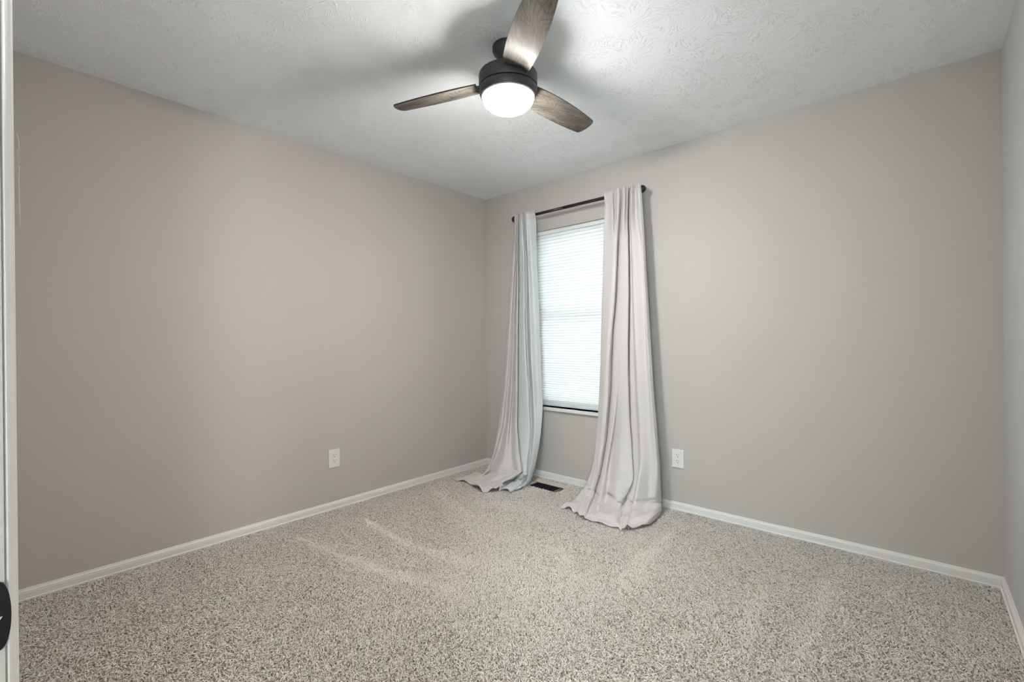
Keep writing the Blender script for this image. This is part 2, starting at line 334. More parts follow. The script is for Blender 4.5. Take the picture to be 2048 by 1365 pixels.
# ------------------------------------------------------------------ window
win = bpy.data.objects.new('window_1', None); COL.objects.link(win); win.location = ((WX0+WX1)/2, 0.1, WZ0); struct(win)
def wl(bm): bmesh.ops.translate(bm, verts=bm.verts[:], vec=(-(WX0+WX1)/2, -0.1, -WZ0)); return bm
def frame_rect(bm, x0, x1, z0, z1, w, y0, y1):
    box(bm, x0, x0+w, y0, y1, z0, z1); box(bm, x1-w, x1, y0, y1, z0, z1); box(bm, x0+w, x1-w, y0, y1, z0, z0+w); box(bm, x0+w, x1-w, y0, y1, z1-w, z1)
bm = bmesh.new(); frame_rect(bm, WX0, WX1, WZ0, WZ1, 0.035, 0.085, 0.139); obj('window_frame', wl(bm), M_VINYL, win)
ZM = 1.345
for nm, z0, z1, y0 in (('sash', WZ0+0.035, ZM+0.02, 0.09), ('sash', ZM-0.02, WZ1-0.035, 0.115)):
    bm = bmesh.new(); frame_rect(bm, WX0+0.035, WX1-0.035, z0, z1, 0.032, y0, y0+0.022); s = obj(nm, wl(bm), M_VINYL, win)
    bm = bmesh.new(); box(bm, WX0+0.067, WX1-0.067, y0+0.009, y0+0.013, z0+0.032, z1-0.032); obj('pane', wl(bm), M_GLASS, s)
bm = bmesh.new(); box(bm, WX0-0.025, WX1+0.025, -0.020, 0.0, WZ0-0.025, WZ0); box(bm, WX0, WX1, 0.0, 0.085, WZ0-0.025, WZ0)
sill = obj('window_sill', wl(bm), M_TRIM, win)
md = sill.modifiers.new('bevel', 'BEVEL'); md.width = 0.003; md.segments = 2; md.limit_method = 'ANGLE'

hw = bpy.data.objects.new('added_hall_window', None); COL.objects.link(hw); hw.location = ((HX0+HX1)/2, HYB-0.07, HZ0); struct(hw)  # made-up hall window, there to feed daylight through the doorway
def hwl(bm): bmesh.ops.translate(bm, verts=bm.verts[:], vec=(-(HX0+HX1)/2, -HYB+0.07, -HZ0)); return bm
bm = bmesh.new(); frame_rect(bm, HX0, HX1, HZ0, HZ1, 0.05, HYB-0.10, HYB-0.04); box(bm, (HX0+HX1)/2-0.02, (HX0+HX1)/2+0.02, HYB-0.09, HYB-0.05, HZ0+0.05, HZ1-0.05); obj('window_frame', hwl(bm), M_VINYL, hw)
bm = bmesh.new(); box(bm, HX0+0.05, HX1-0.05, HYB-0.073, HYB-0.068, HZ0+0.05, HZ1-0.05); obj('pane', hwl(bm), M_GLASS, hw)

# cellular shade inside the recess
SX0, SX1 = WX0+0.012, WX1-0.012
sh = thing('cellular_shade', 'white pleated cellular shade lowered over the window, glowing with daylight', 'window shade', ((SX0+SX1)/2, 0.045, WZ1))
def sl(bm): bmesh.ops.translate(bm, verts=bm.verts[:], vec=(-(SX0+SX1)/2, -0.045, -WZ1)); return bm
bm = bmesh.new(); box(bm, SX0, SX1, 0.022, 0.068, WZ1-0.032, WZ1-0.001); bevel_all(bm, 0.004); obj('headrail', sl(bm), M_VINYL, sh)
bm = bmesh.new()
zt, zb = WZ1-0.032, 0.648; N = 62; zs = [zt-(zt-zb)*(1-(1-k/N)**1.22) for k in range(N+1)]
zs = [zt-(zt-zb)*((k/N)*1.22-(k/N)**2*0.22) for k in range(N+1)]
def pleat(sgn, y):
    rows = []
    for k in range(N):
        a, c_ = zs[k], zs[k+1]; hgt = min(0.009, (a-c_)*0.45)
        for f, d in ((0.0, 0.0), (0.10, 0.55), (0.45, 1.0), (0.80, 0.55)):
            rows.append((y-sgn*d*hgt, a+(c_-a)*f, f == 0.80))
    rows.append((y, zs[-1], False))
    prev = None; seam = False
    for (yy, zz, sm) in rows:
        cur = (bm.verts.new((SX0+0.002, yy, zz)), bm.verts.new((SX1-0.002, yy, zz)))
        if prev: bm.faces.new((prev[0], prev[1], cur[1], cur[0])).material_index = 1 if seam else 0
        prev = cur; seam = sm
pleat(1, 0.041); pleat(-1, 0.047)
obj('pleated_fabric', sl(bm), [M_SHADE, M_SEAM], sh)
bm = bmesh.new(); box(bm, SX0, SX1, 0.030, 0.058, 0.622, 0.647); bevel_all(bm, 0.004); br = obj('bottom_rail', sl(bm), M_VINYL, sh)
bm = bmesh.new(); box(bm, 0.925, 0.957, 0.020, 0.030, 0.612, 0.622); bevel_all(bm, 0.003); obj('pull_tab', sl(bm), M_PLATE, br)

# ------------------------------------------------------------------ curtain rod and curtains
RY, RZ, RX0, RX1 = -0.115, 2.1560, 0.490, 1.575
rod = thing('curtain_rod', 'black metal curtain rod with round ball ends above the window', 'curtain rod', ((RX0+RX1)/2, 0, RZ))
def rl(bm): bmesh.ops.translate(bm, verts=bm.verts[:], vec=(-(RX0+RX1)/2, 0, -RZ)); return bm
bm = bmesh.new(); tube(bm, [(RX0, RY, RZ), (0.98, RY, RZ)], 0.0115, 20); tube(bm, [(0.96, RY, RZ), (RX1, RY, RZ)], 0.0127, 20); obj('pole', rl(bm), M_IRON, rod, True)
for x, s in ((RX0, -1), (RX1, 1)):
    bm = bmesh.new()
    lathe(bm, [(0.0, -0.004), (0.013, -0.004), (0.0145, 0.0), (0.013, 0.004), (0.010, 0.007)]+[(0.0255*math.sin(a), 0.030-0.0255*math.cos(a)) for a in [0.42+i*(math.pi-0.42)/16 for i in range(17)]], 28)
    bmesh.ops.rotate(bm, verts=bm.verts[:], cent=(0, 0, 0), matrix=Matrix.Rotation(s*math.pi/2, 3, 'Y'))
    bmesh.ops.translate(bm, verts=bm.verts[:], vec=(x, RY, RZ)); obj('finial', rl(bm), M_IRON, rod, True)
for x in (0.52, 1.53):
    bm = bmesh.new(); box(bm, x-0.012, x+0.012, -0.006, -0.0005, RZ-0.045, RZ+0.03)
    tube(bm, [(x, -0.004, RZ-0.03), (x, -0.05, RZ-0.03), (x, RY+0.012, RZ-0.024), (x, RY, RZ-0.0185), (x, RY-0.012, RZ-0.016)], 0.0045, 8)
    obj('bracket', rl(bm), M_IRON, rod)

# control nets of the two draped panels, millimetres: columns left to right, each from the back of the rod pocket down to the hem
RIGHT_GRID = [[(1305,-89,2117),(1299,-85,2152),(1317,-121,2192),(1337,-155,2155),(1335,-144,2113),(1335,-145,2050),(1327,-142,1950),(1318,-136,1780),(1313,-137,1580),(1304,-139,1380),(1297,-142,1180),(1291,-144,980),(1282,-147,780),(1273,-152,600),(1268,-166,450),(1265,-190,320),(1254,-216,210),(1230,-242,120),(1221,-264,85),(1175,-322,12),(1166,-473,6)],
  [(1325,-87,2117),(1319,-82,2152),(1336,-112,2191),(1353,-143,2155),(1349,-130,2113),(1354,-130,2050),(1358,-136,1950),(1362,-148,1780),(1357,-151,1580),(1345,-154,1380),(1331,-157,1180),(1319,-159,980),(1308,-161,780),(1299,-164,600),(1294,-176,450),(1289,-199,320),(1276,-225,210),(1253,-251,120),(1244,-273,78),(1223,-350,20),(1211,-484,6)],
  [(1365,-90,2117),(1362,-87,2152),(1383,-125,2190),(1403,-162,2155),(1398,-151,2113),(1403,-156,2050),(1403,-157,1950),(1399,-157,1780),(1390,-162,1580),(1375,-166,1380),(1358,-168,1180),(1345,-170,980),(1332,-173,780),(1322,-175,600),(1316,-188,450),(1311,-211,320),(1300,-238,210),(1278,-265,120),(1276,-286,77),(1278,-385,25),(1273,-497,8)],
  [(1381,-86,2117),(1378,-81,2152),(1393,-107,2188),(1409,-136,2155),(1401,-123,2113),(1400,-122,2050),(1406,-135,1950),(1413,-160,1780),(1406,-165,1580),(1394,-170,1380),(1373,-172,1180),(1359,-174,980),(1348,-176,780),(1335,-175,600),(1326,-186,450),(1318,-209,320),(1307,-237,210),(1297,-265,120),(1293,-288,64),(1296,-383,15),(1319,-508,22)],
  [(1411,-90,2117),(1409,-87,2152),(1431,-127,2195),(1451,-164,2155),(1445,-153,2113),(1446,-158,2050),(1442,-157,1950),(1431,-154,1780),(1423,-158,1580),(1412,-162,1380),(1390,-164,1180),(1374,-167,980),(1364,-170,780),(1350,-173,600),(1341,-187,450),(1331,-213,320),(1321,-243,210),(1312,-272,120),(1309,-295,63),(1349,-441,30),(1365,-554,8)],
  [(1430,-86,2117),(1428,-82,2152),(1443,-110,2183),(1459,-140,2155),(1452,-127,2113),(1447,-124,2050),(1438,-125,1950),(1426,-127,1780),(1417,-127,1580),(1403,-128,1380),(1383,-130,1180),(1373,-132,980),(1365,-136,780),(1349,-142,600),(1342,-160,450),(1332,-188,320),(1326,-220,210),(1313,-251,120),(1308,-278,53),(1348,-404,20),(1399,-555,8)],
  [(1435,-84,2117),(1432,-79,2152),(1445,-103,2188),(1459,-130,2155),(1451,-115,2113),(1444,-109,2050),(1435,-110,1950),(1424,-111,1780),(1413,-110,1580),(1398,-109,1380),(1378,-111,1180),(1368,-113,980),(1361,-117,780),(1344,-121,600),(1337,-138,450),(1327,-167,320),(1321,-200,210),(1309,-231,120),(1302,-263,46),(1347,-388,15),(1414,-556,8)],
  [(1447,-89,2117),(1445,-85,2152),(1464,-119,2189),(1481,-153,2155),(1475,-142,2113),(1473,-144,2050),(1466,-147,1950),(1455,-151,1780),(1448,-155,1580),(1435,-158,1380),(1415,-161,1180),(1405,-163,980),(1397,-165,780),(1378,-166,600),(1368,-179,450),(1356,-205,320),(1348,-236,210),(1336,-266,120),(1339,-292,51),(1385,-413,23),(1443,-556,8)],
  [(1461,-91,2117),(1460,-88,2152),(1481,-128,2193),(1501,-165,2155),(1495,-155,2113),(1496,-161,2050),(1492,-162,1950),(1487,-163,1780),(1485,-169,1580),(1478,-173,1380),(1467,-176,1180),(1455,-178,980),(1443,-180,780),(1423,-183,600),(1405,-197,450),(1392,-224,320),(1385,-256,210),(1382,-287,120),(1378,-312,48),(1441,-450,35),(1487,-556,8)],
  [(1478,-86,2117),(1474,-82,2152),(1487,-110,2191),(1503,-140,2155),(1498,-127,2113),(1496,-127,2050),(1497,-141,1950),(1504,-166,1780),(1504,-172,1580),(1500,-177,1380),(1494,-180,1180),(1476,-182,980),(1453,-178,780),(1419,-164,600),(1396,-165,450),(1394,-185,320),(1398,-216,210),(1404,-249,120),(1410,-281,37),(1484,-429,20),(1549,-554,8)],
  [(1487,-91,2117),(1487,-88,2152),(1508,-128,2191),(1527,-165,2155),(1521,-155,2113),(1521,-161,2050),(1515,-163,1950),(1515,-167,1780),(1518,-172,1580),(1518,-177,1380),(1515,-180,1180),(1506,-182,980),(1495,-184,780),(1484,-186,600),(1481,-201,450),(1487,-229,320),(1490,-262,210),(1493,-295,120),(1496,-320,51),(1570,-468,40),(1606,-545,8)],
  [(1482,-87,2117),(1483,-83,2152),(1502,-115,2190),(1518,-147,2155),(1507,-134,2113),(1505,-135,2050),(1512,-144,1950),(1522,-160,1780),(1525,-165,1580),(1526,-170,1380),(1522,-172,1180),(1521,-174,980),(1524,-175,780),(1527,-174,600),(1542,-185,450),(1561,-210,320),(1579,-241,210),(1552,-273,120),(1523,-299,51),(1586,-429,26),(1648,-553,15)],
  [(1486,-84,2117),(1487,-79,2152),(1502,-101,2186),(1514,-128,2155),(1502,-113,2113),(1496,-106,2050),(1497,-105,1950),(1498,-102,1780),(1498,-99,1580),(1495,-97,1380),(1491,-100,1180),(1490,-102,980),(1494,-106,780),(1501,-112,600),(1520,-130,450),(1542,-161,320),(1562,-195,210),(1541,-228,120),(1519,-262,40),(1592,-413,20),(1665,-556,18)],
  [(1494,-86,2117),(1495,-82,2152),(1513,-110,2183),(1527,-140,2155),(1516,-127,2113),(1512,-124,2050),(1515,-126,1950),(1519,-130,1780),(1520,-130,1580),(1520,-132,1380),(1515,-134,1180),(1514,-136,980),(1517,-138,780),(1522,-139,600),(1538,-153,450),(1558,-180,320),(1578,-212,210),(1553,-244,120),(1549,-274,49),(1611,-418,24),(1673,-552,20)],
  [(1507,-90,2117),(1508,-86,2152),(1529,-123,2195),(1547,-158,2155),(1538,-148,2113),(1537,-150,2050),(1534,-144,1950),(1532,-133,1780),(1537,-134,1580),(1541,-135,1380),(1546,-138,1180),(1552,-140,980),(1561,-144,780),(1572,-150,600),(1587,-167,450),(1604,-195,320),(1607,-227,210),(1598,-257,120),(1593,-283,59),(1645,-426,30),(1687,-545,22)],
  [(1515,-91,2117),(1516,-88,2152),(1538,-129,2195),(1557,-167,2155),(1549,-157,2113),(1551,-164,2050),(1552,-167,1950),(1559,-173,1780),(1568,-179,1580),(1575,-185,1380),(1583,-187,1180),(1593,-189,980),(1603,-191,780),(1612,-192,600),(1624,-204,450),(1637,-228,320),(1632,-257,210),(1630,-285,120),(1631,-306,72),(1667,-432,35),(1696,-540,24)],
  [(1544,-85,2117),(1541,-80,2152),(1553,-106,2182),(1567,-135,2155),(1562,-121,2113),(1562,-119,2050),(1571,-131,1950),(1607,-152,1780),(1623,-156,1580),(1631,-160,1380),(1639,-162,1180),(1649,-165,980),(1661,-166,780),(1668,-166,600),(1676,-172,450),(1685,-184,320),(1677,-200,210),(1671,-215,120),(1669,-227,66),(1719,-404,40),(1726,-485,6)],
  [(1569,-90,2117),(1567,-87,2152),(1585,-127,2198),(1603,-164,2155),(1599,-153,2113),(1604,-159,2050),(1609,-161,1950),(1626,-163,1780),(1640,-169,1580),(1651,-173,1380),(1659,-176,1180),(1670,-178,980),(1684,-180,780),(1699,-181,600),(1714,-184,450),(1727,-188,320),(1727,-193,210),(1719,-198,120),(1714,-199,75),(1763,-338,50),(1760,-402,10)],
  [(1590,-88,2117),(1585,-84,2152),(1597,-116,2187),(1613,-148,2155),(1612,-136,2113),(1617,-136,2050),(1624,-137,1950),(1634,-139,1780),(1645,-141,1580),(1657,-143,1380),(1669,-145,1180),(1682,-148,980),(1694,-149,780),(1708,-147,600),(1718,-144,450),(1727,-140,320),(1728,-136,210),(1730,-131,120),(1731,-129,69),(1746,-165,34),(1749,-189,6)]]
LEFT_GRID = [[(435,-88,2117),(433,-84,2152),(462,-117,2190),(491,-150,2155),(479,-138,2113),(475,-139,2050),(467,-140,1950),(447,-142,1780),(425,-144,1580),(411,-147,1380),(394,-149,1180),(376,-151,980),(356,-154,780),(329,-156,600),(320,-177,450),(327,-219,320),(338,-268,210),(336,-317,120),(319,-360,52),(190,-396,15),(138,-527,6)],
  [(454,-90,2117),(452,-86,2152),(484,-123,2195),(514,-158,2155),(504,-148,2113),(504,-151,2050),(500,-154,1950),(489,-157,1780),(473,-162,1580),(458,-166,1380),(441,-168,1180),(424,-170,980),(401,-173,780),(376,-175,600),(368,-195,450),(363,-234,320),(364,-280,210),(362,-326,120),(358,-365,60),(263,-437,30),(209,-537,10)],
  [(458,-87,2117),(454,-83,2152),(481,-113,2185),(508,-145,2155),(497,-132,2113),(494,-131,2050),(491,-132,1950),(481,-133,1780),(466,-134,1580),(452,-135,1380),(438,-138,1180),(425,-140,980),(404,-140,780),(380,-138,600),(372,-154,450),(369,-191,320),(363,-236,210),(351,-283,120),(338,-327,48),(357,-472,20),(304,-525,6)],
  [(464,-89,2117),(462,-85,2152),(492,-119,2193),(521,-153,2155),(511,-142,2113),(510,-144,2050),(510,-148,1950),(507,-154,1780),(500,-158,1580),(491,-162,1380),(481,-164,1180),(471,-167,980),(461,-171,780),(449,-176,600),(449,-198,450),(459,-237,320),(474,-280,210),(473,-322,120),(479,-357,77),(489,-475,35),(506,-612,22)],
  [(469,-87,2117),(466,-83,2152),(492,-113,2189),(519,-145,2155),(508,-132,2113),(505,-131,2050),(504,-132,1950),(498,-133,1780),(489,-134,1580),(479,-135,1380),(471,-138,1180),(464,-140,980),(456,-141,780),(443,-141,600),(442,-157,450),(467,-191,320),(504,-233,210),(549,-274,120),(590,-313,96),(539,-461,30),(575,-574,12)],
  [(476,-89,2117),(473,-85,2152),(504,-121,2188),(533,-155,2155),(523,-144,2113),(525,-147,2050),(526,-149,1950),(526,-154,1780),(523,-158,1580),(517,-162,1380),(513,-164,1180),(509,-167,980),(505,-169,780),(502,-171,600),(512,-188,450),(543,-221,320),(582,-260,210),(630,-298,120),(663,-331,113),(602,-460,50),(616,-542,35)],
  [(477,-88,2117),(476,-84,2152),(505,-117,2194),(533,-150,2155),(521,-138,2113),(520,-139,2050),(522,-142,1950),(526,-148,1780),(527,-151,1580),(525,-154,1380),(522,-157,1180),(521,-159,980),(520,-160,780),(516,-160,600),(524,-175,450),(562,-206,320),(606,-243,210),(654,-281,120),(677,-314,109),(581,-357,32),(622,-509,18)],
  [(478,-84,2117),(475,-79,2152),(497,-103,2182),(520,-130,2155),(504,-115,2113),(498,-108,2050),(496,-107,1950),(493,-105,1780),(489,-103,1580),(483,-101,1380),(480,-104,1180),(479,-106,980),(479,-109,780),(478,-112,600),(489,-131,450),(529,-165,320),(575,-204,210),(624,-243,120),(663,-282,98),(573,-312,25),(624,-495,10)],
  [(491,-89,2117),(490,-85,2152),(521,-119,2189),(550,-153,2155),(538,-142,2113),(538,-144,2050),(538,-145,1950),(540,-148,1780),(541,-151,1580),(538,-154,1380),(536,-157,1180),(534,-159,980),(535,-163,780),(537,-169,600),(549,-188,450),(589,-222,320),(633,-259,210),(680,-295,120),(706,-325,109),(609,-321,30),(650,-490,13)],
  [(516,-91,2117),(514,-88,2152),(549,-129,2199),(581,-167,2155),(572,-157,2113),(577,-163,2050),(576,-164,1950),(574,-163,1780),(576,-169,1580),(574,-173,1380),(571,-176,1180),(568,-178,980),(570,-183,780),(575,-191,600),(591,-212,450),(625,-244,320),(663,-279,210),(708,-312,120),(733,-335,100),(692,-342,40),(710,-478,20)],
  [(528,-89,2117),(524,-86,2152),(553,-122,2189),(583,-157,2155),(575,-146,2113),(581,-150,2050),(594,-160,1950),(614,-177,1780),(620,-184,1580),(624,-190,1380),(630,-193,1180),(640,-195,980),(656,-198,780),(669,-201,600),(683,-214,450),(696,-238,320),(706,-267,210),(717,-294,120),(729,-313,88),(697,-319,31),(713,-437,13)],
  [(537,-85,2117),(531,-80,2152),(551,-105,2186),(575,-133,2155),(565,-119,2113),(564,-115,2050),(572,-119,1950),(583,-127,1780),(584,-127,1580),(583,-128,1380),(590,-130,1180),(600,-132,980),(619,-139,780),(639,-151,600),(661,-172,450),(678,-202,320),(690,-232,210),(700,-259,120),(713,-282,73),(701,-304,25),(715,-410,8)],
  [(557,-89,2117),(552,-85,2152),(580,-121,2194),(609,-155,2155),(602,-144,2113),(606,-145,2050),(609,-142,1950),(611,-136,1780),(616,-137,1580),(620,-139,1380),(627,-142,1180),(637,-144,980),(654,-149,780),(672,-159,600),(690,-177,450),(701,-203,320),(708,-229,210),(710,-254,120),(715,-274,71),(722,-311,31),(723,-381,9)],
  [(569,-91,2117),(565,-88,2152),(597,-128,2191),(628,-165,2155),(622,-155,2113),(630,-161,2050),(639,-164,1950),(652,-170,1780),(663,-176,1580),(672,-181,1380),(680,-183,1180),(689,-186,980),(704,-188,780),(714,-190,600),(725,-201,450),(729,-220,320),(730,-243,210),(727,-264,120),(726,-280,75),(736,-316,35),(729,-361,10)],
  [(608,-87,2117),(603,-83,2152),(628,-115,2192),(654,-147,2155),(646,-134,2113),(648,-133,2050),(649,-133,1950),(655,-133,1780),(667,-134,1580),(679,-135,1380),(691,-138,1180),(704,-140,980),(717,-145,780),(729,-155,600),(741,-171,450),(738,-191,320),(733,-211,210),(724,-229,120),(716,-243,56),(704,-248,20),(724,-302,6)],
  [(671,-89,2117),(661,-85,2152),(685,-121,2192),(712,-155,2155),(711,-144,2113),(717,-145,2050),(710,-141,1950),(712,-133,1780),(723,-134,1580),(732,-135,1380),(741,-138,1180),(751,-140,980),(760,-143,780),(766,-146,600),(758,-154,450),(747,-167,320),(733,-180,210),(716,-193,120),(700,-204,52),(668,-178,12),(708,-252,6)]]

def catmull(P, n):
    """P: (K,...) control rows -> n sub-steps between rows, passing through each"""
    K = P.shape[0]; Q = np.concatenate([2*P[:1]-P[1:2], P, 2*P[-1:]-P[-2:-1]]); out = []
    for i in range(K-1):
        a, b_, c_, d = Q[i], Q[i+1], Q[i+2], Q[i+3]
        for k in range(n):
            s = k/n; out.append(0.5*((2*b_)+(-a+c_)*s+(2*a-5*b_+4*c_-d)*s*s+(-a+3*b_-3*c_+d)*s**3))
    out.append(P[-1]); return np.array(out)
def curtain(name, grid, label, seed, lined=None):
    P = np.array(grid, float)/1000.0
    P = catmull(P, 7); P = np.swapaxes(catmull(np.swapaxes(P, 0, 1), 6), 0, 1)     # columns, rows
    nc, nr = P.shape[:2]; rs = np.random.RandomState(seed)
    u = np.linspace(0, 1, nc)[:, None]; v = np.linspace(0, 1, nr)[None, :]
    # small creases: stronger on the part that lies on the carpet
    low = np.clip((0.30-P[:, :, 2])/0.30, 0, 1)
    for k in range(26):
        fu, fv, ph = rs.uniform(-22, 22), rs.uniform(4, 42), rs.uniform(0, 6.28)
        w = 0.0015*low*np.sin(2*math.pi*(u*fu*0.5+v*fv)+ph)
        P[:, :, 1] += w*0.9; P[:, :, 2] += np.where(P[:, :, 2] < 0.10, w*1.6, w*0.2)
    P[:, :, 2] = np.maximum(P[:, :, 2], 0.0015)
    c = P[:, :, :2].mean(axis=(0, 1)); org = (float(c[0]), float(c[1]), 0.0)
    bm = bmesh.new()
    V = [[bm.verts.new((P[i, j, 0]-org[0], P[i, j, 1]-org[1], P[i, j, 2])) for j in range(nr)] for i in range(nc)]
    for i in range(nc-1):
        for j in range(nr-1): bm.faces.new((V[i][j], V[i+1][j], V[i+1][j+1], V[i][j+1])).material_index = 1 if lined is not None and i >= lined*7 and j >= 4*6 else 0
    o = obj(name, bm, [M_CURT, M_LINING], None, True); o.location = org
    md = o.modifiers.new('thickness', 'SOLIDIFY'); md.thickness = 0.0022; md.offset = 0
    return tag(o, label, 'curtain', 'curtain panels hanging on the rod')
curtain('curtain', RIGHT_GRID, 'pale grey curtain panel on the right end of the rod, pooling on the carpet', 3)
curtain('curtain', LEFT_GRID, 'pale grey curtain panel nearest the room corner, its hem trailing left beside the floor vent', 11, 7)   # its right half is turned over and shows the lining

# ------------------------------------------------------------------ ceiling fan
FX, FY = 1.6397, -1.5062
fan = thing('ceiling_fan', 'black ceiling fan with three grey wood blades and a lit glass bowl', 'ceiling fan', (FX, FY, H))
def fz(prof): return [(r, z-H) for r, z in prof]
bm = bmesh.new(); lathe(bm, fz([(0.0, 2.4395), (0.066, 2.4395), (0.0685, 2.437), (0.0685, 2.420), (0.066, 2.414), (0.050, 2.394), (0.046, 2.386), (0.045, 2.360), (0.045, 2.318), (0.0, 2.318)]), 72); obj('canopy', bm, M_BLACK, fan, True)
bm = bmesh.new(); lathe(bm, fz([(0.0, 2.314), (0.122, 2.314), (0.1275, 2.312), (0.1295, 2.307), (0.1295, 2.256), (0.1285, 2.2545), (0.0, 2.2545)]), 96); ho = obj('motor_housing', bm, M_BLACK, fan, True)
bm = bmesh.new(); lathe(bm, fz([(0.0, 2.2525), (0.126, 2.2525), (0.1285, 2.251), (0.1285, 2.245), (0.1265, 2.231), (0.1220, 2.219), (0.1165, 2.2125), (0.1145, 2.2125), (0.1145, 2.222), (0.0, 2.222)]), 96); obj('light_fitter_ring', bm, M_BLACK, fan, True)
for o in (ho,):
    md = o.modifiers.new('edge', 'EDGE_SPLIT'); md.split_angle = math.radians(50)
bm = bmesh.new()
gp = [(0.1130*math.cos(a)**0.8 if math.cos(a) > 1e-6 else 0.0, 2.2145-0.061*math.sin(a)) for a in [i*math.pi/2/18 for i in range(19)]]
lathe(bm, fz([(0.0, 2.2210), (0.111, 2.2210), (0.1130, 2.2190)]+gp[:-1]+[(0.0, gp[-1][1])]), 72); g_ = obj('glass_bowl', bm, M_GLOW, fan, True); g_['label'] = 'lit frosted white glass bowl'
def t_cw(s): return (0.0093+0.1866*s+0.0233*s*s)-(0.0413+0.1826*s-0.3023*s*s)
def t_ccw(s): return (0.0093+0.1866*s+0.0233*s*s)+(0.0413+0.1826*s-0.3023*s*s)
def blade_bm():
    bm = bmesh.new(); NS, NT_ = 40, 10; lo = []; up = []
    for j in range(NT_+1):
        w = j/NT_; tr_ = t_cw(0.13)*(1-w)+t_ccw(0.13)*w
        s0 = math.sqrt(0.139**2-min(abs(tr_), 0.12)**2)*0.55+0.45*0.128; s1 = 0.550*(1-w)+0.528*w+0.010*4*w*(1-w)
        cr = 0.006*(max(0, 1-w/0.08)**2+max(0, 1-(1-w)/0.08)**2); s1 -= cr
        rl_, ru = [], []
        for i in range(NS+1):
            s = s0+(s1-s0)*i/NS; t_ = t_cw(s)*(1-w)+t_ccw(s)*w
            rl_.append(bm.verts.new((s, t_, -0.003))); ru.append(bm.verts.new((s, t_, 0.003)))
        lo.append(rl_); up.append(ru)
    for j in range(NT_):
        for i in range(NS):
            bm.faces.new((lo[j][i], lo[j+1][i], lo[j+1][i+1], lo[j][i+1])).material_index = 0
            bm.faces.new((up[j][i], up[j][i+1], up[j+1][i+1], up[j+1][i])).material_index = 1
    for i in range(NS):
        bm.faces.new((lo[0][i], lo[0][i+1], up[0][i+1], up[0][i])).material_index = 1
        bm.faces.new((lo[-1][i], up[-1][i], up[-1][i+1], lo[-1][i+1])).material_index = 1
    for j in range(NT_):
        bm.faces.new((lo[j][0], up[j][0], up[j+1][0], lo[j+1][0])).material_index = 1
        bm.faces.new((lo[j][-1], lo[j+1][-1], up[j+1][-1], up[j][-1])).material_index = 1
    return bm
def bracket_bm():
    bm = bmesh.new(); lo = []; up = []
    for j in range(9):
        w = j/8; a0 = -0.10+w*0.72
        lo.append([bm.verts.new((r_*math.cos(a0), r_*math.sin(a0), -0.0068)) for r_ in (0.112, 0.134, 0.146-0.010*abs(w-0.5))])
        up.append([bm.verts.new((r_*math.cos(a0), r_*math.sin(a0), -0.0032)) for r_ in (0.112, 0.134, 0.146-0.010*abs(w-0.5))])
    for j in range(8):
        for i in range(2):
            bm.faces.new((lo[j][i], lo[j+1][i], lo[j+1][i+1], lo[j][i+1])); bm.faces.new((up[j][i], up[j][i+1], up[j+1][i+1], up[j+1][i]))
        bm.faces.new((lo[j][0], up[j][0], up[j+1][0], lo[j+1][0])); bm.faces.new((lo[j][2], lo[j+1][2], up[j+1][2], up[j][2]))
    for j in (0, 8): 
        for i in range(2): bm.faces.new((lo[j][i], lo[j][i+1], up[j][i+1], up[j][i]))
    return bm
bl0 = None
for k in range(3):
    if k == 0:
        bl = obj('blade', blade_bm(), [M_WOOD, M_BLACK], fan); bl0 = bl; br0 = obj('blade_bracket', bracket_bm(), M_BLACK, bl)
    else:
        bl = bl0.copy(); COL.objects.link(bl); bl.parent = fan; c_ = br0.copy(); COL.objects.link(c_); c_.parent = bl
    bl.location = (0, 0, 2.2843-H); bl.rotation_mode = 'XYZ'
    bl.rotation_euler = (math.radians(-13.77), -0.025 if k == 2 else 0.0, -2.9288-k*2*math.pi/3)

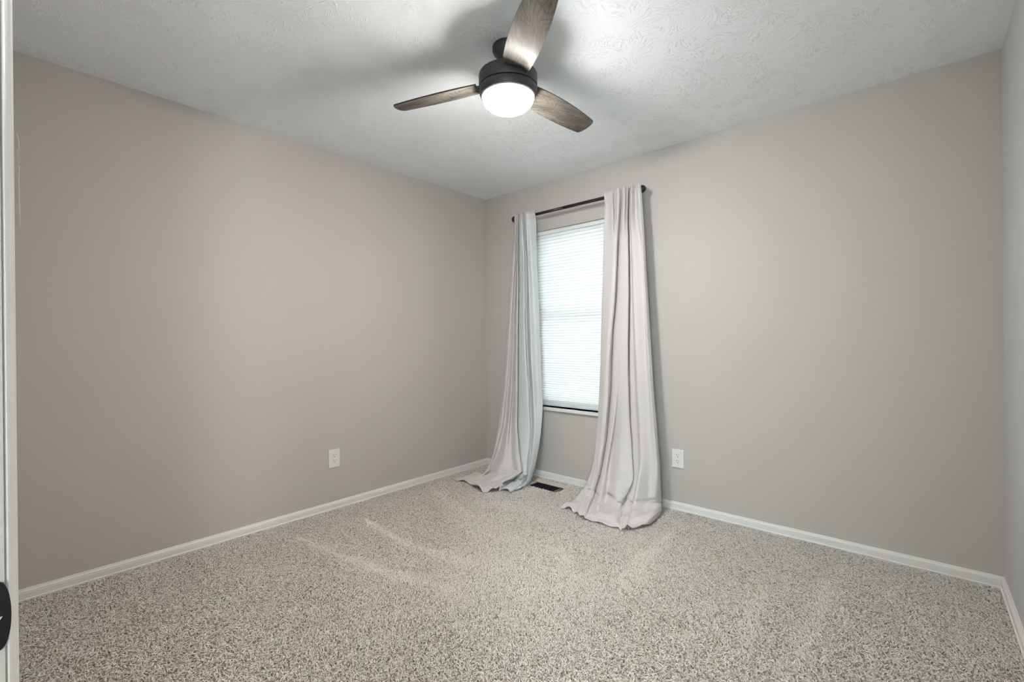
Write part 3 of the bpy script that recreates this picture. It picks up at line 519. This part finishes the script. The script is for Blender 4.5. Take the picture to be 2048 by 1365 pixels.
# ------------------------------------------------------------------ wall outlets
def outlet(label, loc, rotz):
    o = thing('wall_outlet', label, 'outlet', loc, rotz, 'duplex wall outlets')
    bm = bmesh.new(); vs = box(bm, -0.040, 0.040, -0.0062, -0.0003, -0.0615, 0.0615)
    bmesh.ops.bevel(bm, geom=[e_ for e_ in bm.edges if all(v_.co.y < -0.004 for v_ in e_.verts)], offset=0.0035, segments=3, affect='EDGES', profile=0.6)
    obj('cover_plate', bm, M_PLATE, o)
    for zc_ in (0.0195, -0.0195):
        bm = bmesh.new(); n_ = 32; f0, f1 = [], []
        for i in range(n_):
            a = 2*math.pi*i/n_; x_, z_ = 0.0172*math.cos(a), 0.0172*math.sin(a); z_ = max(-0.0140, min(0.0140, z_))
            f0.append(bm.verts.new((x_, -0.0060, zc_+z_))); f1.append(bm.verts.new((x_*0.97, -0.0078, zc_+z_*0.97)))
        bm.faces.new(f1)
        for i in range(n_): bm.faces.new((f0[i], f0[(i+1) % n_], f1[(i+1) % n_], f1[i]))
        s_ = obj('socket', bm, M_PLATE, o)
        bm = bmesh.new()
        box(bm, -0.0079, -0.0051, -0.00795, -0.0070, zc_+0.0005, zc_+0.0095); box(bm, 0.0053, 0.0077, -0.00795, -0.0070, zc_+0.0015, zc_+0.0090)
        lathe_c = [bm.verts.new((0.0030*math.cos(2*math.pi*i/14), -0.00797, zc_-0.0075+0.0030*math.sin(2*math.pi*i/14))) for i in range(14)]; bm.faces.new(lathe_c)
        obj('prong_slots', bm, M_SLOT, s_)
    bm = bmesh.new(); c1 = [bm.verts.new((0.003*math.cos(2*math.pi*i/16), -0.0072, 0.003*math.sin(2*math.pi*i/16))) for i in range(16)]; c0 = [bm.verts.new((v_.co.x*1.15, -0.0060, v_.co.z*1.15)) for v_ in c1]
    bm.faces.new(c1)
    for i in range(16): bm.faces.new((c0[i], c0[(i+1) % 16], c1[(i+1) % 16], c1[i]))
    obj('screw', bm, M_PLATE, o)
    return o
outlet('white duplex outlet low on the wall beside the right curtain', (1.7915, 0, 0.3405), 0)
outlet('white duplex outlet low on the long left wall, away from the window', (0, -1.4865, 0.3420), math.pi/2)

# ------------------------------------------------------------------ floor vent
vent = thing('floor_vent_opening', 'uncovered black rectangular floor vent hole between the two curtains', 'floor vent', ((VX0+VX1)/2, (VY0+VY1)/2, 0))
def vl(bm): bmesh.ops.translate(bm, verts=bm.verts[:], vec=(-(VX0+VX1)/2, -(VY0+VY1)/2, 0)); return bm
bm = bmesh.new()                                # duct boot walls, black inside
def quad(bm, pts): bm.faces.new([bm.verts.new(p) for p in pts])
ex = 0.928
bm = bmesh.new(); box(bm, VX0+0.001, ex, VY1-0.004, VY1-0.001, -0.30, -0.006); box(bm, VX0+0.001, ex, VY0+0.001, VY0+0.003, -0.30, -0.008); box(bm, VX0+0.001, VX0+0.004, VY0, VY1, -0.30, -0.006); box(bm, VX0, VX1, VY0, VY1, -0.32, -0.30)
obj('duct_boot', vl(bm), M_DUCT, vent)
bm = bmesh.new(); box(bm, ex, ex+0.0015, VY0+0.002, VY1-0.002, -0.20, -0.004); box(bm, ex+0.0015, VX1, VY0+0.001, VY1-0.001, -0.030, -0.026); obj('sheet_flange', vl(bm), M_TIN, vent)
bm = bmesh.new()                                # the strip of exposed backing left bare between hole and baseboard
rs = random.Random(5); N1 = 26
rowa = []; rowb = []; rowc = []
for i in range(N1+1):
    x = VX0-0.035+(VX1+0.02-VX0+0.035)*i/N1
    rowa.append(bm.verts.new((x, VY1-0.002+rs.uniform(-0.002, 0.002), -0.002+rs.uniform(-0.003, 0.001)))); rowb.append(bm.verts.new((x+rs.uniform(-0.003, 0.003), VY1+0.03+rs.uniform(-0.01, 0.01), 0.003+rs.uniform(-0.003, 0.005))))
    rowc.append(bm.verts.new((x, VY1+0.062+rs.uniform(-0.012, 0.012), 0.0005+rs.uniform(-0.002, 0.001))))
for i in range(N1):
    bm.faces.new((rowa[i], rowa[i+1], rowb[i+1], rowb[i])); bm.faces.new((rowb[i], rowb[i+1], rowc[i+1], rowc[i]))
obj('torn_backing', vl(bm), M_BACKING, vent, True)

# ------------------------------------------------------------------ frayed thread on the door frame edge
th = thing('frayed_thread', 'thin frayed white thread dangling from the edge of the door frame', 'thread', (2.385, YF+0.010, 1.325))
def tl(bm): bmesh.ops.translate(bm, verts=bm.verts[:], vec=(-2.385, -(YF+0.010), -1.325)); return bm
bm = bmesh.new()
tube(bm, [(2.385, -3.00752, 1.33031), (2.385, -3.00678, 1.32651), (2.385, -3.00619, 1.32355), (2.385, -3.00577, 1.31783), (2.385, -3.00549, 1.31341)], 0.00035, 6)
tube(bm, [(2.385, -3.00666, 1.3225), (2.385, -3.00638, 1.31764), (2.385, -3.00597, 1.31101), (2.385, -3.00553, 1.30754), (2.385, -3.00604, 1.30108)], 0.0003, 6)
tube(bm, [(2.385, -3.00701, 1.3152), (2.385, -3.0066, 1.30857), (2.385, -3.00697, 1.29948), (2.385, -3.0073, 1.29579)], 0.0005, 6)
tube(bm, [(2.385, -3.00604, 1.30108), (2.385, -3.00623, 1.29518), (2.385, -3.00645, 1.28612), (2.385, -3.00635, 1.27714), (2.385, -3.00628, 1.2659), (2.385, -3.00604, 1.25604), (2.385, -3.00565, 1.24575)], 0.00045, 6)

obj('strand', tl(bm), M_CORD, th, True)

# ------------------------------------------------------------------ carpet pile: uncountable twisted yarns standing on the floor
STROKES = [([(0.284, -1.859), (0.69, -1.812), (1.085, -1.739), (1.384, -1.647)],0.05,0.62),([(0.315, -1.46), (0.779, -1.497), (1.111, -1.445), (1.378, -1.378)],0.055,0.62),([(1.903, -0.373), (1.916, -0.705), (1.959, -1.068)],0.06,0.62),([(2.673, -0.456), (2.682, -0.869), (2.674, -1.265)],0.06,0.6),([(2.45, -0.647), (2.495, -1.03), (2.522, -1.303)],0.05,0.45),([(0.145, -0.78), (0.769, -0.987), (1.133, -1.127)],0.1,0.4),([(0.753, -2.581), (0.775, -2.468), (0.831, -2.337)],0.07,0.35),([(0.432, -2.167), (0.704, -2.202)],0.05,0.45),([(2.427, -0.017), (2.425, -0.233)],0.03,0.45),([(2.267, -0.044), (2.284, -0.273)],0.03,0.35),([(0.76, -0.693), (1.194, -0.683), (1.608, -0.586)],0.14,0.35),([(1.495, -0.987), (1.891, -1.266)],0.08,0.3),([(2.382, -1.063), (2.319, -1.223)],0.05,0.3),([(0.056, -2.542), (0.292, -2.526)],0.05,0.4),]
SPACING = 0.0046
def carpet():
    rs = np.random.RandomState(7); sp = SPACING
    gx, gy = np.meshgrid(np.arange(0.012, RW-0.012, sp), np.arange(YF-0.10, -0.012, sp), indexing='ij')
    x = (gx+rs.uniform(-.85, .85, gx.shape)*sp).ravel(); y = (gy+rs.uniform(-.85, .85, gy.shape)*sp).ravel()
    hole = (x > VX0-0.004) & (x < VX1+0.004) & (y > VY0-0.004) & (y < VY1+0.004)
    bare = (x > VX0-0.03) & (x < VX1+0.012) & (y > VY1-0.004) & (y < VY1+0.05)
    jam = (y < YF) & ((x < DX0+0.004) | (x > DX1-0.004))
    edge = (x < 0.016) | (x > RW-0.016) | ((y > -0.017))
    k = ~(hole | bare | jam | edge); x = x[k]; y = y[k]; n = len(x)
    # how the nap lies: vacuum strokes brush it one way or the other
    away = np.array((-0.66, 0.75)); nap = np.zeros(n)
    for (pts, wd, amt) in STROKES:
        d = np.full(n, 9.0); tt = np.zeros(n); m_ = len(pts)-1
        pts = np.array(pts)
        for i in range(len(pts)-1):
            a, b_ = pts[i], pts[i+1]; ab = b_-a; L2 = ab@ab
            q = np.clip(((x-a[0])*ab[0]+(y-a[1])*ab[1])/L2, 0, 1); dd = np.hypot(x-a[0]-ab[0]*q, y-a[1]-ab[1]*q)
            tt = np.where(dd < d, (i+q)/m_, tt); d = np.minimum(d, dd)
        rag = 0.75+0.25*np.sin(23*x+5*y+amt*9)*np.sin(17*y-9*x)
        nap += amt*np.exp(-(d/(wd*(0.5+0.8*tt)*rag))**2)*(1-0.6*tt)*(0.8+0.2*rag)*1.5
    for kx, ky, ph, am in ((2.1, 1.3, .3, .16), (-1.7, 2.9, 1.9, .14), (4.3, -2.2, 4.0, .10), (5.1, 6.3, 2.2, .07)):
        nap += am*np.sin(kx*x+ky*y+ph)
    w_ = np.clip(0.12+nap, 0, 1)               # brushed flat and aligned (1) or tufted and tousled (0)
    th_ = rs.uniform(0, 2*np.pi, n); ln = rs.uniform(0.003, 0.0115, n)
    lx = np.cos(th_)*ln*(1-0.75*w_)+away[0]*w_*0.013; ly = np.sin(th_)*ln*(1-0.75*w_)+away[1]*w_*0.013
    cx, cy = rs.normal(0, 0.0024, n)*(1-0.6*w_), rs.normal(0, 0.0024, n)*(1-0.6*w_)
    hgt = rs.uniform(0.0085, 0.0185, n)*(1-w_)+0.0155*w_
    P = np.zeros((n, 4, 3), np.float32)
    for j, s in enumerate((0.0, 0.45, 0.8, 1.0)):
        w = s*s if s < 1 else 1.15
        P[:, j, 0] = x+lx*w+cx*math.sin(s*5.0); P[:, j, 1] = y+ly*w+cy*math.cos(s*4.0+1.0)
        P[:, j, 2] = GZ+hgt*(s*1.35-0.35*s*s if s < 1 else 0.93)
    ci = bpy.data.hair_curves.new('carpet_pile'); ci.add_curves([4]*n)
    ci.attributes['position'].data.foreach_set('vector', P.reshape(-1))
    ra = np.tile(np.array([0.0019, 0.0019, 0.0018, 0.0014], np.float32), n)
    at = ci.attributes.get('radius') or ci.attributes.new('radius', 'FLOAT', 'POINT'); at.data.foreach_set('value', ra)
    ci.materials.append(M_YARN)
    o = bpy.data.objects.new('carpet_pile', ci); COL.objects.link(o); o['kind'] = 'stuff'
    return tag(o, 'beige and oatmeal speckled carpet pile covering the whole floor', 'carpet')
carpet()
